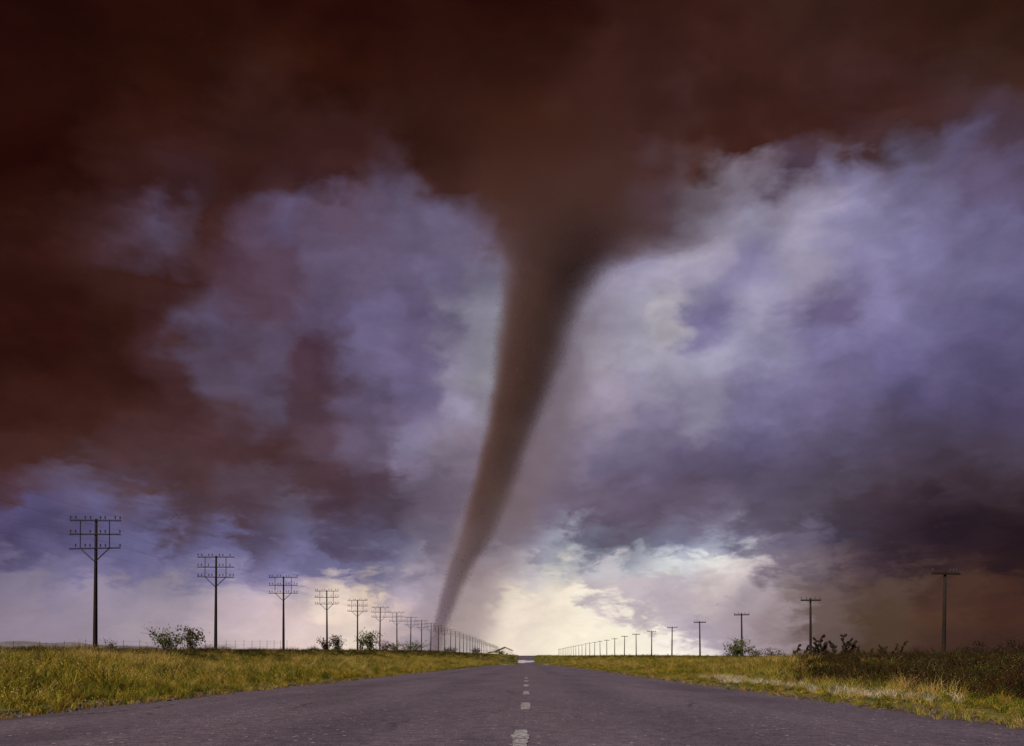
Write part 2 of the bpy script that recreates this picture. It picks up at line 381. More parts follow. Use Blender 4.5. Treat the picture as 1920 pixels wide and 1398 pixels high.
# road
rm = bpy.data.materials.new('worn_asphalt'); rm.use_nodes = True; t = rm.node_tree; b = t.nodes['Principled BSDF']
gp = t.nodes.new('ShaderNodeNewGeometry').outputs['Position']
n1 = noise(t, vmath(t, 'MULTIPLY', gp, (1.0, 0.25, 1.0)), 0.9, 5, 0.6)
n2 = noise(t, gp, 95.0, 3, 0.7); n3 = noise(t, gp, 42.0, 2, 0.5)
vo = t.nodes.new('ShaderNodeTexVoronoi'); setin(vo, 'Vector', gp); setin(vo, 'Scale', 75.0)
c = mixc(t, maprange(t, n1, .35, .65), (.068, .054, .075, 1), (.094, .076, .104, 1))
ng = noise(t, vmath(t, 'MULTIPLY', gp, (1.0, 0.8, 1.0)), 11.0, 6, 0.86)
c = mixc(t, maprange(t, ng, .38, .62), mixc(t, 1.0, c, (.72, .69, .72, 1), 'MULTIPLY'), mixc(t, 1.0, c, (1.32, 1.3, 1.3, 1), 'MULTIPLY'))
c = mixc(t, maprange(t, n2, .38, .62), mixc(t, 1.0, c, (.45, .42, .45, 1), 'MULTIPLY'), mixc(t, 1.0, c, (1.55, 1.5, 1.5, 1), 'MULTIPLY'))
gx_, gy_, gz_ = sepxyz(t, gp)
wob = math_(t, 'MULTIPLY', math_(t, 'SUBTRACT', noise(t, vmath(t, 'MULTIPLY', gp, (0.0, 1.0, 0.0)), .15, 2, .5), .5), .5)
lane = math_(t, 'ABSOLUTE', math_(t, 'SUBTRACT', math_(t, 'ABSOLUTE', math_(t, 'ADD', math_(t, 'ADD', gx_, .1), wob)), 1.85))
trk = maprange(t, math_(t, 'ABSOLUTE', math_(t, 'SUBTRACT', lane, .78)), .1, .5, 1.0, 0.0)
c = mixc(t, math_(t, 'MULTIPLY', trk, .5), c, mixc(t, 1.0, c, (.70, .70, .74, 1), 'MULTIPLY'))
stn = maprange(t, noise(t, vmath(t, 'MULTIPLY', gp, (1.0, .4, 1.0)), .55, 6, .65), .50, .68)
c = mixc(t, math_(t, 'MULTIPLY', stn, .55), c, (.038, .027, .032, 1))
vc = t.nodes.new('ShaderNodeTexVoronoi'); vc.feature = 'DISTANCE_TO_EDGE'
setin(vc, 'Vector', vmath(t, 'ADD', vmath(t, 'MULTIPLY', gp, (.42, .22, 1.0)), vmath(t, 'SCALE', noise(t, gp, 1.6, 4, .6, 'Color'), s=.22))); setin(vc, 'Scale', 1.0)
crk = math_(t, 'MULTIPLY', maprange(t, vc.outputs['Distance'], .004, .011, 1.0, 0.0), maprange(t, noise(t, gp, .3, 2, .5), .44, .58))
c = mixc(t, math_(t, 'MULTIPLY', crk, .8), c, (.022, .018, .020, 1))
edge_dirt_shade = maprange(t, math_(t, 'ADD', math_(t, 'ABSOLUTE', math_(t, 'ADD', gx_, .4)), math_(t, 'MULTIPLY', noise(t, gp, 2.6, 5, .65), .7)), 3.85, 4.25)
c = mixc(t, math_(t, 'MULTIPLY', edge_dirt_shade, .75), c, (.040, .026, .018, 1))  # edge dirt, with the shadow line beside the verge put into its colour
sp = t.nodes.new('ShaderNodeTexVoronoi'); setin(sp, 'Vector', gp); setin(sp, 'Scale', 15.0)
stone = math_(t, 'LESS_THAN', sp.outputs['Distance'], 0.16)
pick = math_(t, 'GREATER_THAN', sepxyz(t, sp.outputs['Color'])[0], 0.80)
c = mixc(t, math_(t, 'MULTIPLY', stone, pick), c, (.36, .32, .34, 1))
t.links.new(c, b.inputs['Base Color']); b.inputs['Specular IOR Level'].default_value = 0.35
setin(b, 'Roughness', maprange(t, n3, .3, .7, .5, .8))
bn = t.nodes.new('ShaderNodeBump'); bn.inputs['Strength'].default_value = 0.5; bn.inputs['Distance'].default_value = 0.004
t.links.new(math_(t, 'ADD', n2, vo.outputs['Distance']), bn.inputs['Height']); t.links.new(bn.outputs[0], b.inputs['Normal'])
ry = np.unique(np.concatenate([np.linspace(-30, 60, 451), np.linspace(60, 160, 151), np.linspace(160, 620, 100)]))
rx = np.linspace(0, 1, 25)
Xr, Yr = np.meshgrid(rx, ry)
def ragged(y, s): return 0.06 * np.sin(1.7 * y + s) + 0.05 * np.sin(4.3 * y + 2 * s) + 0.035 * np.sin(11.1 * y + 3 * s) + .02 * np.sin(23. * y + s)
xl = -XL + ragged(ry, 1.0); xr_ = XR + ragged(ry, 4.0)
def road_z(X, Y): return _smprof(Y) + 0.025 * (1 - ((X + .4) / 3.8) ** 2) - 0.004
road = sheet('road', rx, ry, lambda X, Y: X * 0, rm)
co_ = np.stack([xl[:, None] + (xr_ - xl)[:, None] * rx[None, :], Yr, 0 * Yr], -1)
co_[..., 2] = road_z(co_[..., 0], co_[..., 1])
co_[:, 0, 2] -= 0.02; co_[:, -1, 2] -= 0.02
road.data.vertices.foreach_set('co', co_.ravel()); road.data.update()
tag(road, kind='structure')

# worn centre dashes
pm = bpy.data.materials.new('worn_white_paint'); pm.use_nodes = True; t = pm.node_tree; b = t.nodes['Principled BSDF']
gp = t.nodes.new('ShaderNodeNewGeometry').outputs['Position']
k = maprange(t, noise(t, gp, 34.0, 4, 0.65), .38, .60)
k2 = maprange(t, noise(t, gp, 5.0, 3, 0.6), .33, .52, .35, 1)
c = mixc(t, math_(t, 'MULTIPLY', k, k2), (.075, .064, .07, 1), (.33, .32, .36, 1))
t.links.new(c, b.inputs['Base Color']); b.inputs['Roughness'].default_value = 0.7
for i, yc in enumerate([5.0, 8.8, 12.5, 16.2, 19.9, 23.6]):
    mb = MB(); n = 15; ln = 1.4 if i < 3 else 1.5
    wd = .044
    prev = None
    for j in range(n + 1):
        f = j / n; y = yc - ln / 2 + ln * f
        e = wd * (0.75 if j in (0, n) else 1) + random.uniform(-.011, .009)
        xc = -.012 + random.uniform(-.004, .004) - (.022 if i == 0 else 0)
        base = len(mb.v)
        for xx in (-e, 0, e): mb.v.append(Vector((xc + xx, y, float(road_z(xc + xx, y)) + .004)))
        if j:
            for q in (0, 1): mb.f.append((base - 3 + q, base - 2 + q, base + 1 + q, base + q))
    mb.build('lane_dash', pm, road)

# ------------------------------------------------------------------ tornado
TZ = 900.0
FUN = [(1232, 817, 30), (1215, 818, 25), (1190, 822, 22), (1150, 834, 24), (1100, 851, 30), (1050, 871, 38), (1000, 894, 47), (950, 912, 53), (900, 930, 57), (850, 945, 61), (800, 960, 66), (750, 974, 72), (700, 987, 79), (650, 999, 86), (600, 1012, 95), (550, 1025, 106), (500, 1040, 128), (460, 1047, 152), (420, 1050, 180), (380, 1052, 222), (340, 1056, 280), (300, 1060, 345), (250, 1062, 410), (190, 1064, 450)]
FUN = [(a, b_, c_ * .84) if a > 1000 else ((a, b_ - .13 * c_ + 8 + (.05 * c_ if a < 760 else 0), c_ * (.93 if a < 760 else .86)) if a > 455 else (a, b_ + .06 * c_, c_ * 1.04)) for a, b_, c_ in FUN]
FUN = [(a, b_ + c_ * .20 * math.exp(-((a - 435) / 75.0) ** 2), c_ * (1 + .17 * math.exp(-((a - 435) / 75.0) ** 2))) for a, b_, c_ in FUN]
FZ = np.array([EYE + (VY - a) / F * TZ for a, _, _ in FUN]); FX = np.array([(b_ - VX) / F * TZ for _, b_, _ in FUN]); FR = np.array([c_ / F * TZ for _, _, c_ in FUN])
Z0, Z1 = float(FZ[0]), float(FZ[-1])
tm = bpy.data.materials.new('funnel_dust'); tm.use_nodes = True; t = tm.node_tree; t.nodes.clear()
P = t.nodes.new('ShaderNodeTexCoord').outputs['Object']
px_, py_, pz_ = sepxyz(t, P)
tz = maprange(t, pz_, Z0, Z1, kind='LINEAR')
def curve(vals, lo, hi_):
    n = t.nodes.new('ShaderNodeFloatCurve'); cm = n.mapping.curves[0]
    zs = (FZ - Z0) / (Z1 - Z0)
    n.mapping.use_clip = False
    for i, (a, v_) in enumerate(zip(zs, vals)):
        y_ = (v_ - lo) / (hi_ - lo)
        if i == 0: cm.points[0].location = (a, y_)
        elif i == len(vals) - 1: cm.points[-1].location = (a, y_)
        else: cm.points.new(a, y_)
    n.mapping.update(); setin(n, 'Value', tz)
    return maprange(t, n.outputs[0], 0, 1, lo, hi_, 'LINEAR')
XLO, XHI = float(FX.min()), float(FX.max()); RLO, RHI = 0.0, float(FR.max())
ax = curve(FX, XLO, XHI); rr = curve(FR, RLO, RHI)
dx = math_(t, 'SUBTRACT', px_, ax)
# twisting streaks
ang = math_(t, 'ARCTAN2', py_, dx)
tw = comb(t, math_(t, 'DIVIDE', dx, rr), math_(t, 'DIVIDE', py_, rr), math_(t, 'MULTIPLY', pz_, 0.012))
nz = noise(t, tw, 2.2, 4, 0.6, 'Fac', 0.8)
nw = noise(t, P, 0.035, 4, 0.6)
rho = math_(t, 'DIVIDE', math_(t, 'SQRT', math_(t, 'ADD', math_(t, 'MULTIPLY', dx, dx), math_(t, 'MULTIPLY', py_, py_))), rr)
rho = math_(t, 'ADD', rho, math_(t, 'MULTIPLY', math_(t, 'SUBTRACT', nz, 0.5), 0.46))
rho = math_(t, 'ADD', rho, math_(t, 'MULTIPLY', math_(t, 'SUBTRACT', nw, 0.5), 0.22))
# the sheath is softer and wider on the right hand side
soft = maprange(t, rho, 1.0, maprange(t, math_(t, 'DIVIDE', dx, rr), -.5, .5, .46, .02))
tau = t.nodes.new('ShaderNodeFloatCurve'); cm = tau.mapping.curves[0]; setin(tau, 'Value', tz)
tp = [(0, .26), (.06, .42), (.15, .66), (.3, .95), (.6, 1.0), (.72, .8), (.8, .5), (.88, .24), (.95, .07), (1.0, 0.0)]
cm.points[0].location = tp[0]; cm.points[-1].location = tp[-1]
for a in tp[1:-1]: cm.points.new(*a)
tau.mapping.update()
dens = math_(t, 'DIVIDE', math_(t, 'MULTIPLY', math_(t, 'MULTIPLY', soft, tau.outputs[0]), math_(t, 'ADD', 1.7, math_(t, 'MULTIPLY', nz, 4.2))), rr)
pv_ = t.nodes.new('ShaderNodeVolumePrincipled')
ccol = mixc(t, maprange(t, tz, .05, .32), (.43, .36, .55, 1), (.26, .155, .150, 1))  # lavender foot: bluish haze put into the funnel's colour
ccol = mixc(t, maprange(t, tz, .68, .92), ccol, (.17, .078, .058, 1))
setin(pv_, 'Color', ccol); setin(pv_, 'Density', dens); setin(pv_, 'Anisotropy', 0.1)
for nm in ('Absorption Color',): pv_.inputs[nm].default_value = (0, 0, 0, 1)
trb = t.nodes.new('ShaderNodeBsdfTransparent'); dfb = t.nodes.new('ShaderNodeBsdfDiffuse'); dfb.inputs[0].default_value = (.1, .06, .06, 1)
mx = t.nodes.new('ShaderNodeMixShader')
setin(mx, 0, math_(t, 'MULTIPLY', maprange(t, noise(t, P, 0.55, 2, 0.6), .60, .66), maprange(t, tz, .62, .80, .4, 0.0)))
t.links.new(trb.outputs[0], mx.inputs[1]); t.links.new(dfb.outputs[0], mx.inputs[2])
om = t.nodes.new('ShaderNodeOutputMaterial'); t.links.new(mx.outputs[0], om.inputs['Surface']); t.links.new(pv_.outputs[0], om.inputs['Volume'])
tm.cycles.volume_step_rate = 0.35
mb = MB(); nseg = 40
zz = np.concatenate([np.linspace(Z0, Z1, 60)])
for i, z in enumerate(zz):
    xc = float(np.interp(z, FZ, FX)); r = float(np.interp(z, FZ, FR)) * 0.97
    for k in range(nseg):
        q = 2 * math.pi * k / nseg; mb.v.append(Vector((xc + r * math.cos(q), r * math.sin(q), z)))
for i in range(len(zz) - 1):
    for k in range(nseg):
        k2 = (k + 1) % nseg; mb.f.append((i * nseg + k, i * nseg + k2, (i + 1) * nseg + k2, (i + 1) * nseg + k))
mb.f.append(tuple(range(nseg))[::-1]); mb.f.append(tuple((len(zz) - 1) * nseg + k for k in range(nseg)))
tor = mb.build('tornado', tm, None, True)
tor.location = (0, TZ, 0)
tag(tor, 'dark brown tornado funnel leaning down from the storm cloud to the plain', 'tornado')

# thin dust drifting round the lower funnel
DUS = [(1236, 832, 132), (1200, 840, 128), (1150, 858, 126), (1100, 880, 126), (1050, 905, 128), (1000, 930, 130), (940, 955, 128), (880, 980, 124), (800, 1010, 122), (700, 1045, 126), (600, 1075, 135), (520, 1100, 160)]
DZ = np.array([EYE + (VY - a) / F * TZ for a, _, _ in DUS]); DX = np.array([(b_ - VX) / F * TZ for _, b_, _ in DUS]); DR = np.array([c_ / F * TZ for _, _, c_ in DUS])
dm = bpy.data.materials.new('drifting_dust'); dm.use_nodes = True; t = dm.node_tree; t.nodes.clear()
P = t.nodes.new('ShaderNodeTexCoord').outputs['Object']
px_, py_, pz_ = sepxyz(t, P)
FZ_, Z0_, Z1_ = FZ, Z0, Z1
FZ, Z0, Z1 = DZ, float(DZ[0]), float(DZ[-1])
tz = maprange(t, pz_, Z0, Z1, kind='LINEAR')
ax = curve(DX, float(DX.min()), float(DX.max())); rr = curve(DR, 0.0, float(DR.max()))
FZ, Z0, Z1 = FZ_, Z0_, Z1_
dx = math_(t, 'SUBTRACT', px_, ax)
rho = math_(t, 'DIVIDE', math_(t, 'SQRT', math_(t, 'ADD', math_(t, 'MULTIPLY', dx, dx), math_(t, 'MULTIPLY', py_, py_))), rr)
rho = math_(t, 'ADD', rho, math_(t, 'MULTIPLY', math_(t, 'SUBTRACT', noise(t, P, 0.02, 4, 0.6), 0.5), 0.9))
fade = math_(t, 'MULTIPLY', maprange(t, rho, .95, .1), math_(t, 'MULTIPLY', maprange(t, tz, 1.0, .74), maprange(t, tz, 0.0, .05, .55, 1.0)))
grain = maprange(t, noise(t, P, 0.7, 2, 0.7), .45, .62, .25, 1.8)
pv_ = t.nodes.new('ShaderNodeVolumePrincipled')
setin(pv_, 'Color', mixc(t, maprange(t, tz, .25, .75), (.66, .54, .58, 1), (.40, .29, .31, 1))); setin(pv_, 'Density', math_(t, 'MULTIPLY', math_(t, 'MULTIPLY', fade, grain), maprange(t, tz, .12, .6, .0150, .0120))); setin(pv_, 'Anisotropy', 0.1)
om = t.nodes.new('ShaderNodeOutputMaterial'); t.links.new(pv_.outputs[0], om.inputs['Volume'])
dm.cycles.volume_step_rate = 0.35
mb = MB(); nseg = 28; zz = np.linspace(float(DZ[0]), float(DZ[-1]), 24)
for z in zz:
    xc = float(np.interp(z, DZ, DX)); r = float(np.interp(z, DZ, DR))
    for k in range(nseg):
        q = 2 * math.pi * k / nseg; mb.v.append(Vector((xc + r * math.cos(q), r * math.sin(q), z)))
for i in range(len(zz) - 1):
    for k in range(nseg):
        k2 = (k + 1) % nseg; mb.f.append((i * nseg + k, i * nseg + k2, (i + 1) * nseg + k2, (i + 1) * nseg + k))
mb.f.append(tuple(range(nseg))[::-1]); mb.f.append(tuple((len(zz) - 1) * nseg + k for k in range(nseg)))
du = mb.build('dust', dm, None, True); du.location = (0, TZ, 0)
tag(du, 'thin pale dust haze drifting round the lower part of the tornado', 'dust', kind='stuff')

# ------------------------------------------------------------------ grass (countless: instanced tufts)
GREEN = mat('green_blade', (.118, .116, .012), .6, .4, 3.0, coord='World', rand=.35, spec=.1, trans=.25)
YELLOW = mat('yellow_blade', (.27, .198, .022), .6, .35, 3.0, coord='World', rand=.3, spec=.1, trans=.25)
STRAW = mat('straw_blade', (.38, .275, .085), .65, .3, 3.0, coord='World', rand=.3, spec=.1, trans=.2)
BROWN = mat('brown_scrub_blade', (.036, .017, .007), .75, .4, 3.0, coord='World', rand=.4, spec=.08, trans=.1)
DEEP = mat('deep_green_blade', (.040, .042, .007), .7, .4, 3.0, coord='World', rand=.35, spec=.15, trans=.2)
WHITE = mat('white_seed_head', (.56, .49, .43), .7, .2, 9.0, coord='World', rand=.2, spec=.2, trans=.2)
def tuft(m, nb_, spread, hmin, hmax, wid, lean, heads=None, hm=None):
    V = []; Fc = []; mi = []
    for _ in range(nb_):
        a = random.uniform(0, 6.283); rr_ = spread * math.sqrt(random.random()); x, y = rr_ * math.cos(a), rr_ * math.sin(a)
        h = random.uniform(hmin, hmax); b_ = random.uniform(0, 6.283); ln = random.uniform(.2, 1) * lean * h
        ux, uy = math.cos(b_), math.sin(b_); w = wid * random.uniform(.6, 1.3)
        wx, wy = -uy * w, ux * w
        if random.random() < .5:
            ca = random.uniform(0, 6.283); wx, wy = math.cos(ca) * w, math.sin(ca) * w
        base = len(V)
        for f, ww in ((0, .7), (.5, 1.0)):
            px, py, pz = x + ux * ln * f * f, y + uy * ln * f * f, h * f - .02
            V.append((px - wx * ww, py - wy * ww, pz)); V.append((px + wx * ww, py + wy * ww, pz))
        V.append((x + ux * ln, y + uy * ln, h * (1 - .12 * lean)))
        Fc += [(base, base + 1, base + 3, base + 2), (base + 2, base + 3, base + 4)]; mi += [0, 0]
        if heads and random.random() < heads:
            tx, ty, tz_ = x + ux * ln, y + uy * ln, h * (1 - .12 * lean); s = wid * 2.2
            base = len(V)
            V += [(tx - s, ty, tz_), (tx, ty - s, tz_ + s), (tx + s, ty, tz_), (tx, ty + s, tz_ + 2.5 * s), (tx, ty, tz_ - s)]
            Fc += [(base, base + 1, base + 3), (base + 2, base + 3, base + 1), (base, base + 4, base + 2, base + 3)]; mi += [1, 1, 1]
    me = bpy.data.meshes.new('grass_tuft'); me.from_pydata(V, [], Fc); me.materials.append(m)
    if hm: me.materials.append(hm)
    me.polygons.foreach_set('material_index', mi); me.update()
    return me
tcoll = bpy.data.collections.new('tufts')
TUFTS = [('a', GREEN, 34, .17, .5, 1.0, .008, .5, None, None), ('b', GREEN, 40, .2, .3, .85, .007, .8, None, None), ('c', YELLOW, 34, .17, .45, 1.0, .007, .6, None, None),
         ('d', YELLOW, 30, .2, .3, .8, .008, .9, .25, STRAW), ('e', STRAW, 26, .16, .5, 1.15, .005, .7, .6, STRAW), ('f', BROWN, 34, .22, .35, 1.0, .009, .8, None, None),
         ('g', BROWN, 28, .24, .5, 1.2, .010, .6, .3, DEEP), ('h', DEEP, 36, .2, .4, 1.0, .009, .7, None, None), ('i', WHITE, 22, .2, .5, .95, .006, .5, .9, WHITE)]
for nm, m, *a in TUFTS:
    tcoll.objects.link(bpy.data.objects.new('grass_tuft_' + nm, tuft(m, *a)))

def crumbs():
    V = []; Fc = []
    for _ in range(14):
        x, y = random.gauss(0, .10), random.gauss(0, .10); r = random.uniform(.006, .022); b_ = len(V); a0 = random.uniform(0, 6.28)
        for k in range(5):
            q = a0 + k * 1.2566; V.append((x + r * random.uniform(.7, 1.3) * math.cos(q), y + r * random.uniform(.7, 1.3) * math.sin(q), 0))
        V.append((x + random.gauss(0, r * .3), y, r * random.uniform(.7, 1.3)))
        Fc += [(b_ + k, b_ + (k + 1) % 5, b_ + 5) for k in range(5)]
    me = bpy.data.meshes.new('gravel_crumbs'); me.from_pydata(V, [], Fc)
    me.materials.append(mat('pale_gravel', (.075, .052, .040), .9, .5, 22.0, coord='World', rand=.4)); me.update(); return me
tcoll.objects.link(bpy.data.objects.new('grass_tuft_j', crumbs()))
def scatter_nodes():
    g = bpy.data.node_groups.new('scatter', 'GeometryNodeTree')
    g.interface.new_socket('Geometry', in_out='INPUT', socket_type='NodeSocketGeometry'); g.interface.new_socket('Geometry', in_out='OUTPUT', socket_type='NodeSocketGeometry')
    gi = g.nodes.new('NodeGroupInput'); go = g.nodes.new('NodeGroupOutput')
    ci = g.nodes.new('GeometryNodeCollectionInfo'); ci.inputs['Collection'].default_value = tcoll
    ci.inputs['Separate Children'].default_value = True; ci.inputs['Reset Children'].default_value = True
    ip = g.nodes.new('GeometryNodeInstanceOnPoints'); ip.inputs['Pick Instance'].default_value = True
    def attr(nm, ty):
        a = g.nodes.new('GeometryNodeInputNamedAttribute'); a.data_type = ty; a.inputs['Name'].default_value = nm; return a.outputs[0]
    g.links.new(gi.outputs[0], ip.inputs['Points']); g.links.new(ci.outputs[0], ip.inputs['Instance'])
    g.links.new(attr('idx', 'INT'), ip.inputs['Instance Index']); g.links.new(attr('rot', 'FLOAT_VECTOR'), ip.inputs['Rotation']); g.links.new(attr('scl', 'FLOAT_VECTOR'), ip.inputs['Scale'])
    g.links.new(ip.outputs[0], go.inputs[0])
    return g
SG = scatter_nodes()
def scatter(name, x, y, idx, hgt, wid, label, cat):
    n = len(x); z = H(x, y)
    road_edge = np.where(x < 0, -x - XL, x - XR)
    z = np.where(road_edge < .12, np.maximum(z, _smprof(y) - .02), z + .03 * np.clip(1 - road_edge / .3, 0, 1))
    me = bpy.data.meshes.new(name); me.vertices.add(n); me.vertices.foreach_set('co', np.stack([x, y, z], -1).ravel())
    a = me.attributes.new('idx', 'INT', 'POINT'); a.data.foreach_set('value', idx.astype(np.int32))
    a = me.attributes.new('rot', 'FLOAT_VECTOR', 'POINT'); a.data.foreach_set('vector', np.stack([rng.normal(0, .08, n), rng.normal(0, .08, n), rng.uniform(0, 6.28, n)], -1).ravel())
    a = me.attributes.new('scl', 'FLOAT_VECTOR', 'POINT'); a.data.foreach_set('vector', np.stack([wid, wid, hgt], -1).ravel())
    o = bpy.data.objects.new(name, me); C.objects.link(o)
    md = o.modifiers.new('scatter', 'NODES'); md.node_group = SG
    return tag(o, label, cat, kind='stuff')
def pts(x0, x1, y0, y1, dens):
    n = int(abs(x1 - x0) * (y1 - y0) * dens)
    return rng.uniform(min(x0, x1), max(x0, x1), n), rng.uniform(y0, y1, n)
def lf(x, y, k):   # low-frequency field -1..1
    return (np.sin(x * .9 * k + 1.3 * y * .31 * k + 1) + np.sin(y * .53 * k - x * .4 * k + 2.2) + np.sin((x + y) * 1.7 * k + .5) * .7) / 2.7
for side in (-1, 1):
    X = []; Y = []; WS = []
    for (y0, y1, dens, ws) in ((4.5, 16, 42, 1.0), (16, 34, 20, 1.25), (34, 70, 8, 1.7), (70, 130, 3.2, 2.3), (130, 260, 1.1, 3.4), (260, 540, .3, 5.5)):
        lim = min(60, y1 * .60 + 2)
        e = XL if side < 0 else XR
        x, y = pts(e - .05, min(lim, 34 if side < 0 else 60), y0, y1, dens)
        keep = (x < y * .60 + 1.5)
        x, y = x[keep], y[keep]
        # ragged edge to the asphalt
        edge = ragged(y, 1.0 if side < 0 else 4.0) * (-1 if side < 0 else 1) + e
        ok = x > edge + rng.uniform(-.06, .22, len(x))
        ok &= ~((lf(x * side * 2.3 + 5, y * 1.3, 1.5) < -.48) & (x - e < 2.2) & (rng.random(len(x)) < .85))
        x, y = x[ok] * side, y[ok]
        X.append(x); Y.append(y); WS.append(np.full(len(x), ws))
    x = np.concatenate(X); y = np.concatenate(Y); ws = np.concatenate(WS); n = len(x)
    ex = np.where(x < 0, -x - XL, x - XR)
    f1 = lf(x, y, 1.0); f2 = lf(x + 31, y - 17, .37); u = rng.random(n)
    idx = np.where(u < .30, 0, np.where(u < .48, 1, np.where(u < .74, 2, 3)))
    sw = rng.random(n)
    idx = np.where((f1 > .25) & (sw < .55), 3, idx); idx = np.where((f2 > .45) & (sw < .35), 4, idx); idx = np.where((f1 < -.45) & (sw < .5), 1, idx)
    idx = np.where((sw > .945), 4, idx); idx = np.where((lf(x * 1.3 + 3, y * 1.6, .8) > .42) & (rng.random(n) < .45) & (ex > .8), 4, idx)
    hgt = rng.uniform(.16, .34, n) * (1 + .45 * f2) * np.clip(.42 + ex / 2.2, .42, 1.15)
    if side > 0: hgt = hgt * np.clip(.5 + (ex - 1.2) * .22, .5, 1.0)
    clump = np.clip(lf(x * 1.9 + 7, y * 1.9, 1.3), 0, 1); hgt = hgt * (1 + .55 * clump * (ex > 1.0))
    far = np.clip((y - 60) / 200, 0, 1); hgt = hgt * (1 + far * .7)
    if side < 0:
        dk = (ex > 13 + 5 * f1) & (rng.random(n) < .72); idx = np.where(dk, np.where(rng.random(n) < .5, 5, 7), idx)
        idx = np.where((f2 < -.35) & (ex > 5) & (rng.random(n) < .35), 7, idx)
        nm = 'roadside_grass'; lab = 'yellow green grass growing on the rising bank with the three-armed poles'
    else:
        dk = (x > .285 * y + 1.2 * f1) & (ex > 1.45 + .5 * f2) & (y < 90)  # dark wedge: cloud shade put into the brown and deep-green tuft colours
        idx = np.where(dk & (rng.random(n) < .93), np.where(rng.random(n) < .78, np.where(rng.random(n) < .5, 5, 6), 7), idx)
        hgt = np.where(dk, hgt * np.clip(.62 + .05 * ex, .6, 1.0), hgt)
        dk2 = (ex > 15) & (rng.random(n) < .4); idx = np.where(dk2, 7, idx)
        nm = 'roadside_grass'; lab = 'olive grass and brown scrub, darkened for cloud shade, on the flat verge with the T-shaped poles'
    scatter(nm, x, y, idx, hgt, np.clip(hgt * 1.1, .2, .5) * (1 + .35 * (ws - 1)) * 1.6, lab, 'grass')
# crumbs of stone and stray weeds along both ragged asphalt edges
y = np.concatenate([rng.uniform(4.5, 45, 420) for _ in (0, 1)]); sd_ = np.repeat([-1, 1], 420)
e0 = np.where(sd_ < 0, XL, XR); x = sd_ * (e0 + rng.normal(.02, .13, len(y)))
scatter('gravel', x, y, np.full(len(y), 9), rng.uniform(.5, 1.5, len(y)), rng.uniform(.6, 1.6, len(y)), 'crumbled stones along the ragged edges of the asphalt', 'gravel')
y = rng.uniform(4.5, 40, 420); sd_ = np.where(rng.random(420) < .5, -1, 1); x = sd_ * (np.where(sd_ < 0, XL, XR) - np.abs(rng.normal(0, .14, 420)))
scatter('edge_weeds', x, y, rng.choice([0, 2, 3, 4], 420), rng.uniform(.05, .14, 420), rng.uniform(.12, .3, 420), 'stray weeds creeping from the verges onto the asphalt edge', 'weeds')
# taller rank growth along the crest of the bank and the skyline of the verge
x = np.concatenate([rng.uniform(-31.5, -25.0, 4200), rng.uniform(22, 40, 1700), rng.uniform(26.5, 32, 1100)]); y = np.concatenate([rng.uniform(48, 330, 4200), rng.uniform(50, 330, 1700), rng.uniform(46, 104, 1100)])
fr = lf(x * 2, y, 1.1); ok = fr > -.25; x, y, fr = x[ok], y[ok], fr[ok]
strip_ = (x > 26) & (x < 32.5) & (y < 105)
kk = np.where((rng.random(len(x)) < .45) | (strip_ & (rng.random(len(x)) < .85)), np.where(rng.random(len(x)) < .5, 5, 6), np.where(rng.random(len(x)) < .6, 7, 0))
scatter('rank_undergrowth', x, y, kk, rng.uniform(.2, .55, len(x)) * (1 + .7 * fr) * np.where(strip_, 2.3 * (.6 + .8 * np.clip(lf(x, y * 3.1, 1.9), -.4, 1)), 1 + .7 * np.clip((y - 100) / 120, 0, 1)), rng.uniform(.6, 1.3, len(x)), 'dark rank undergrowth along the crest of the bank and the far verge', 'undergrowth')
# pale seed heads beside the asphalt
x, y = pts(XR + .35, XR + 1.7, 9.5, 24, 22)
mid = XR + .62 + .035 * (y - 8) + .15 * np.sin(y * .9)
ok = (np.abs(x - mid) < .34 + .12 * np.sin(y * 1.7)) & (lf(x * 3, y, 1.2) > -.35); x, y = x[ok], y[ok]
scatter('white_wildflowers', x, y, np.where(rng.random(len(x)) < .7, 8, 4), rng.uniform(.09, .17, len(x)), np.full(len(x), .33), 'strip of pale white seed heads in the grass beside the asphalt', 'wildflowers')

# ------------------------------------------------------------------ telegraph poles, three arms
WOOD = mat('dark_creosote_wood', (.014, .009, .008), .85, .4, 5.0, bump=.3, spec=.2)
IRON = mat('dark_iron', (.012, .010, .010), .55, .3, 20.0, spec=.4)
PORC = mat('brown_porcelain', (.045, .030, .026), .35, .3, 20.0, spec=.5)
POLE_X = -29.0
def cap_mesh():
    mb = MB(); mb.tube([(0, 0, 0), (0, 0, .12)], .012, 5); mb.tube([(0, 0, .10), (0, 0, .14), (0, 0, .19), (0, 0, .24), (0, 0, .26)], [.035, .06, .04, .055, .02], 7)
    return mb.mesh('insulator', PORC)
INS = cap_mesh()
pole_me = MB().tube([(0, 0, -.5), (0, 0, 0), (0, 0, 3), (0, 0, 6), (0, 0, 9.05)], [.165, .16, .135, .108, .088], 9).mesh('pole', WOOD, True)
arm_me = MB().box((0, -.11, 0), (3.42, .07, .075)).mesh('crossarm', WOOD)
brace_me = MB().tube([(0, 0, 0), (0, 0, 1.87)], .034, 5).mesh('upright_brace', IRON)
INS_X = [-1.64, -1.32, -.66, -.34, .34, .66, 1.32, 1.64]
ARM_Z = (8.93, 8.0, 7.06)
_t = ['', 'first', 'second', 'third', 'fourth', 'fifth', 'sixth', 'seventh', 'eighth', 'ninth', 'tenth', 'eleventh', 'twelfth', 'thirteenth', 'fourteenth', 'fifteenth', 'sixteenth', 'seventeenth', 'eighteenth', 'nineteenth']
ORD = _t[1:] + ['twentieth'] + ['twenty-' + a for a in _t[1:10]] + ['thirtieth'] + ['thirty-' + a for a in _t[1:10]]
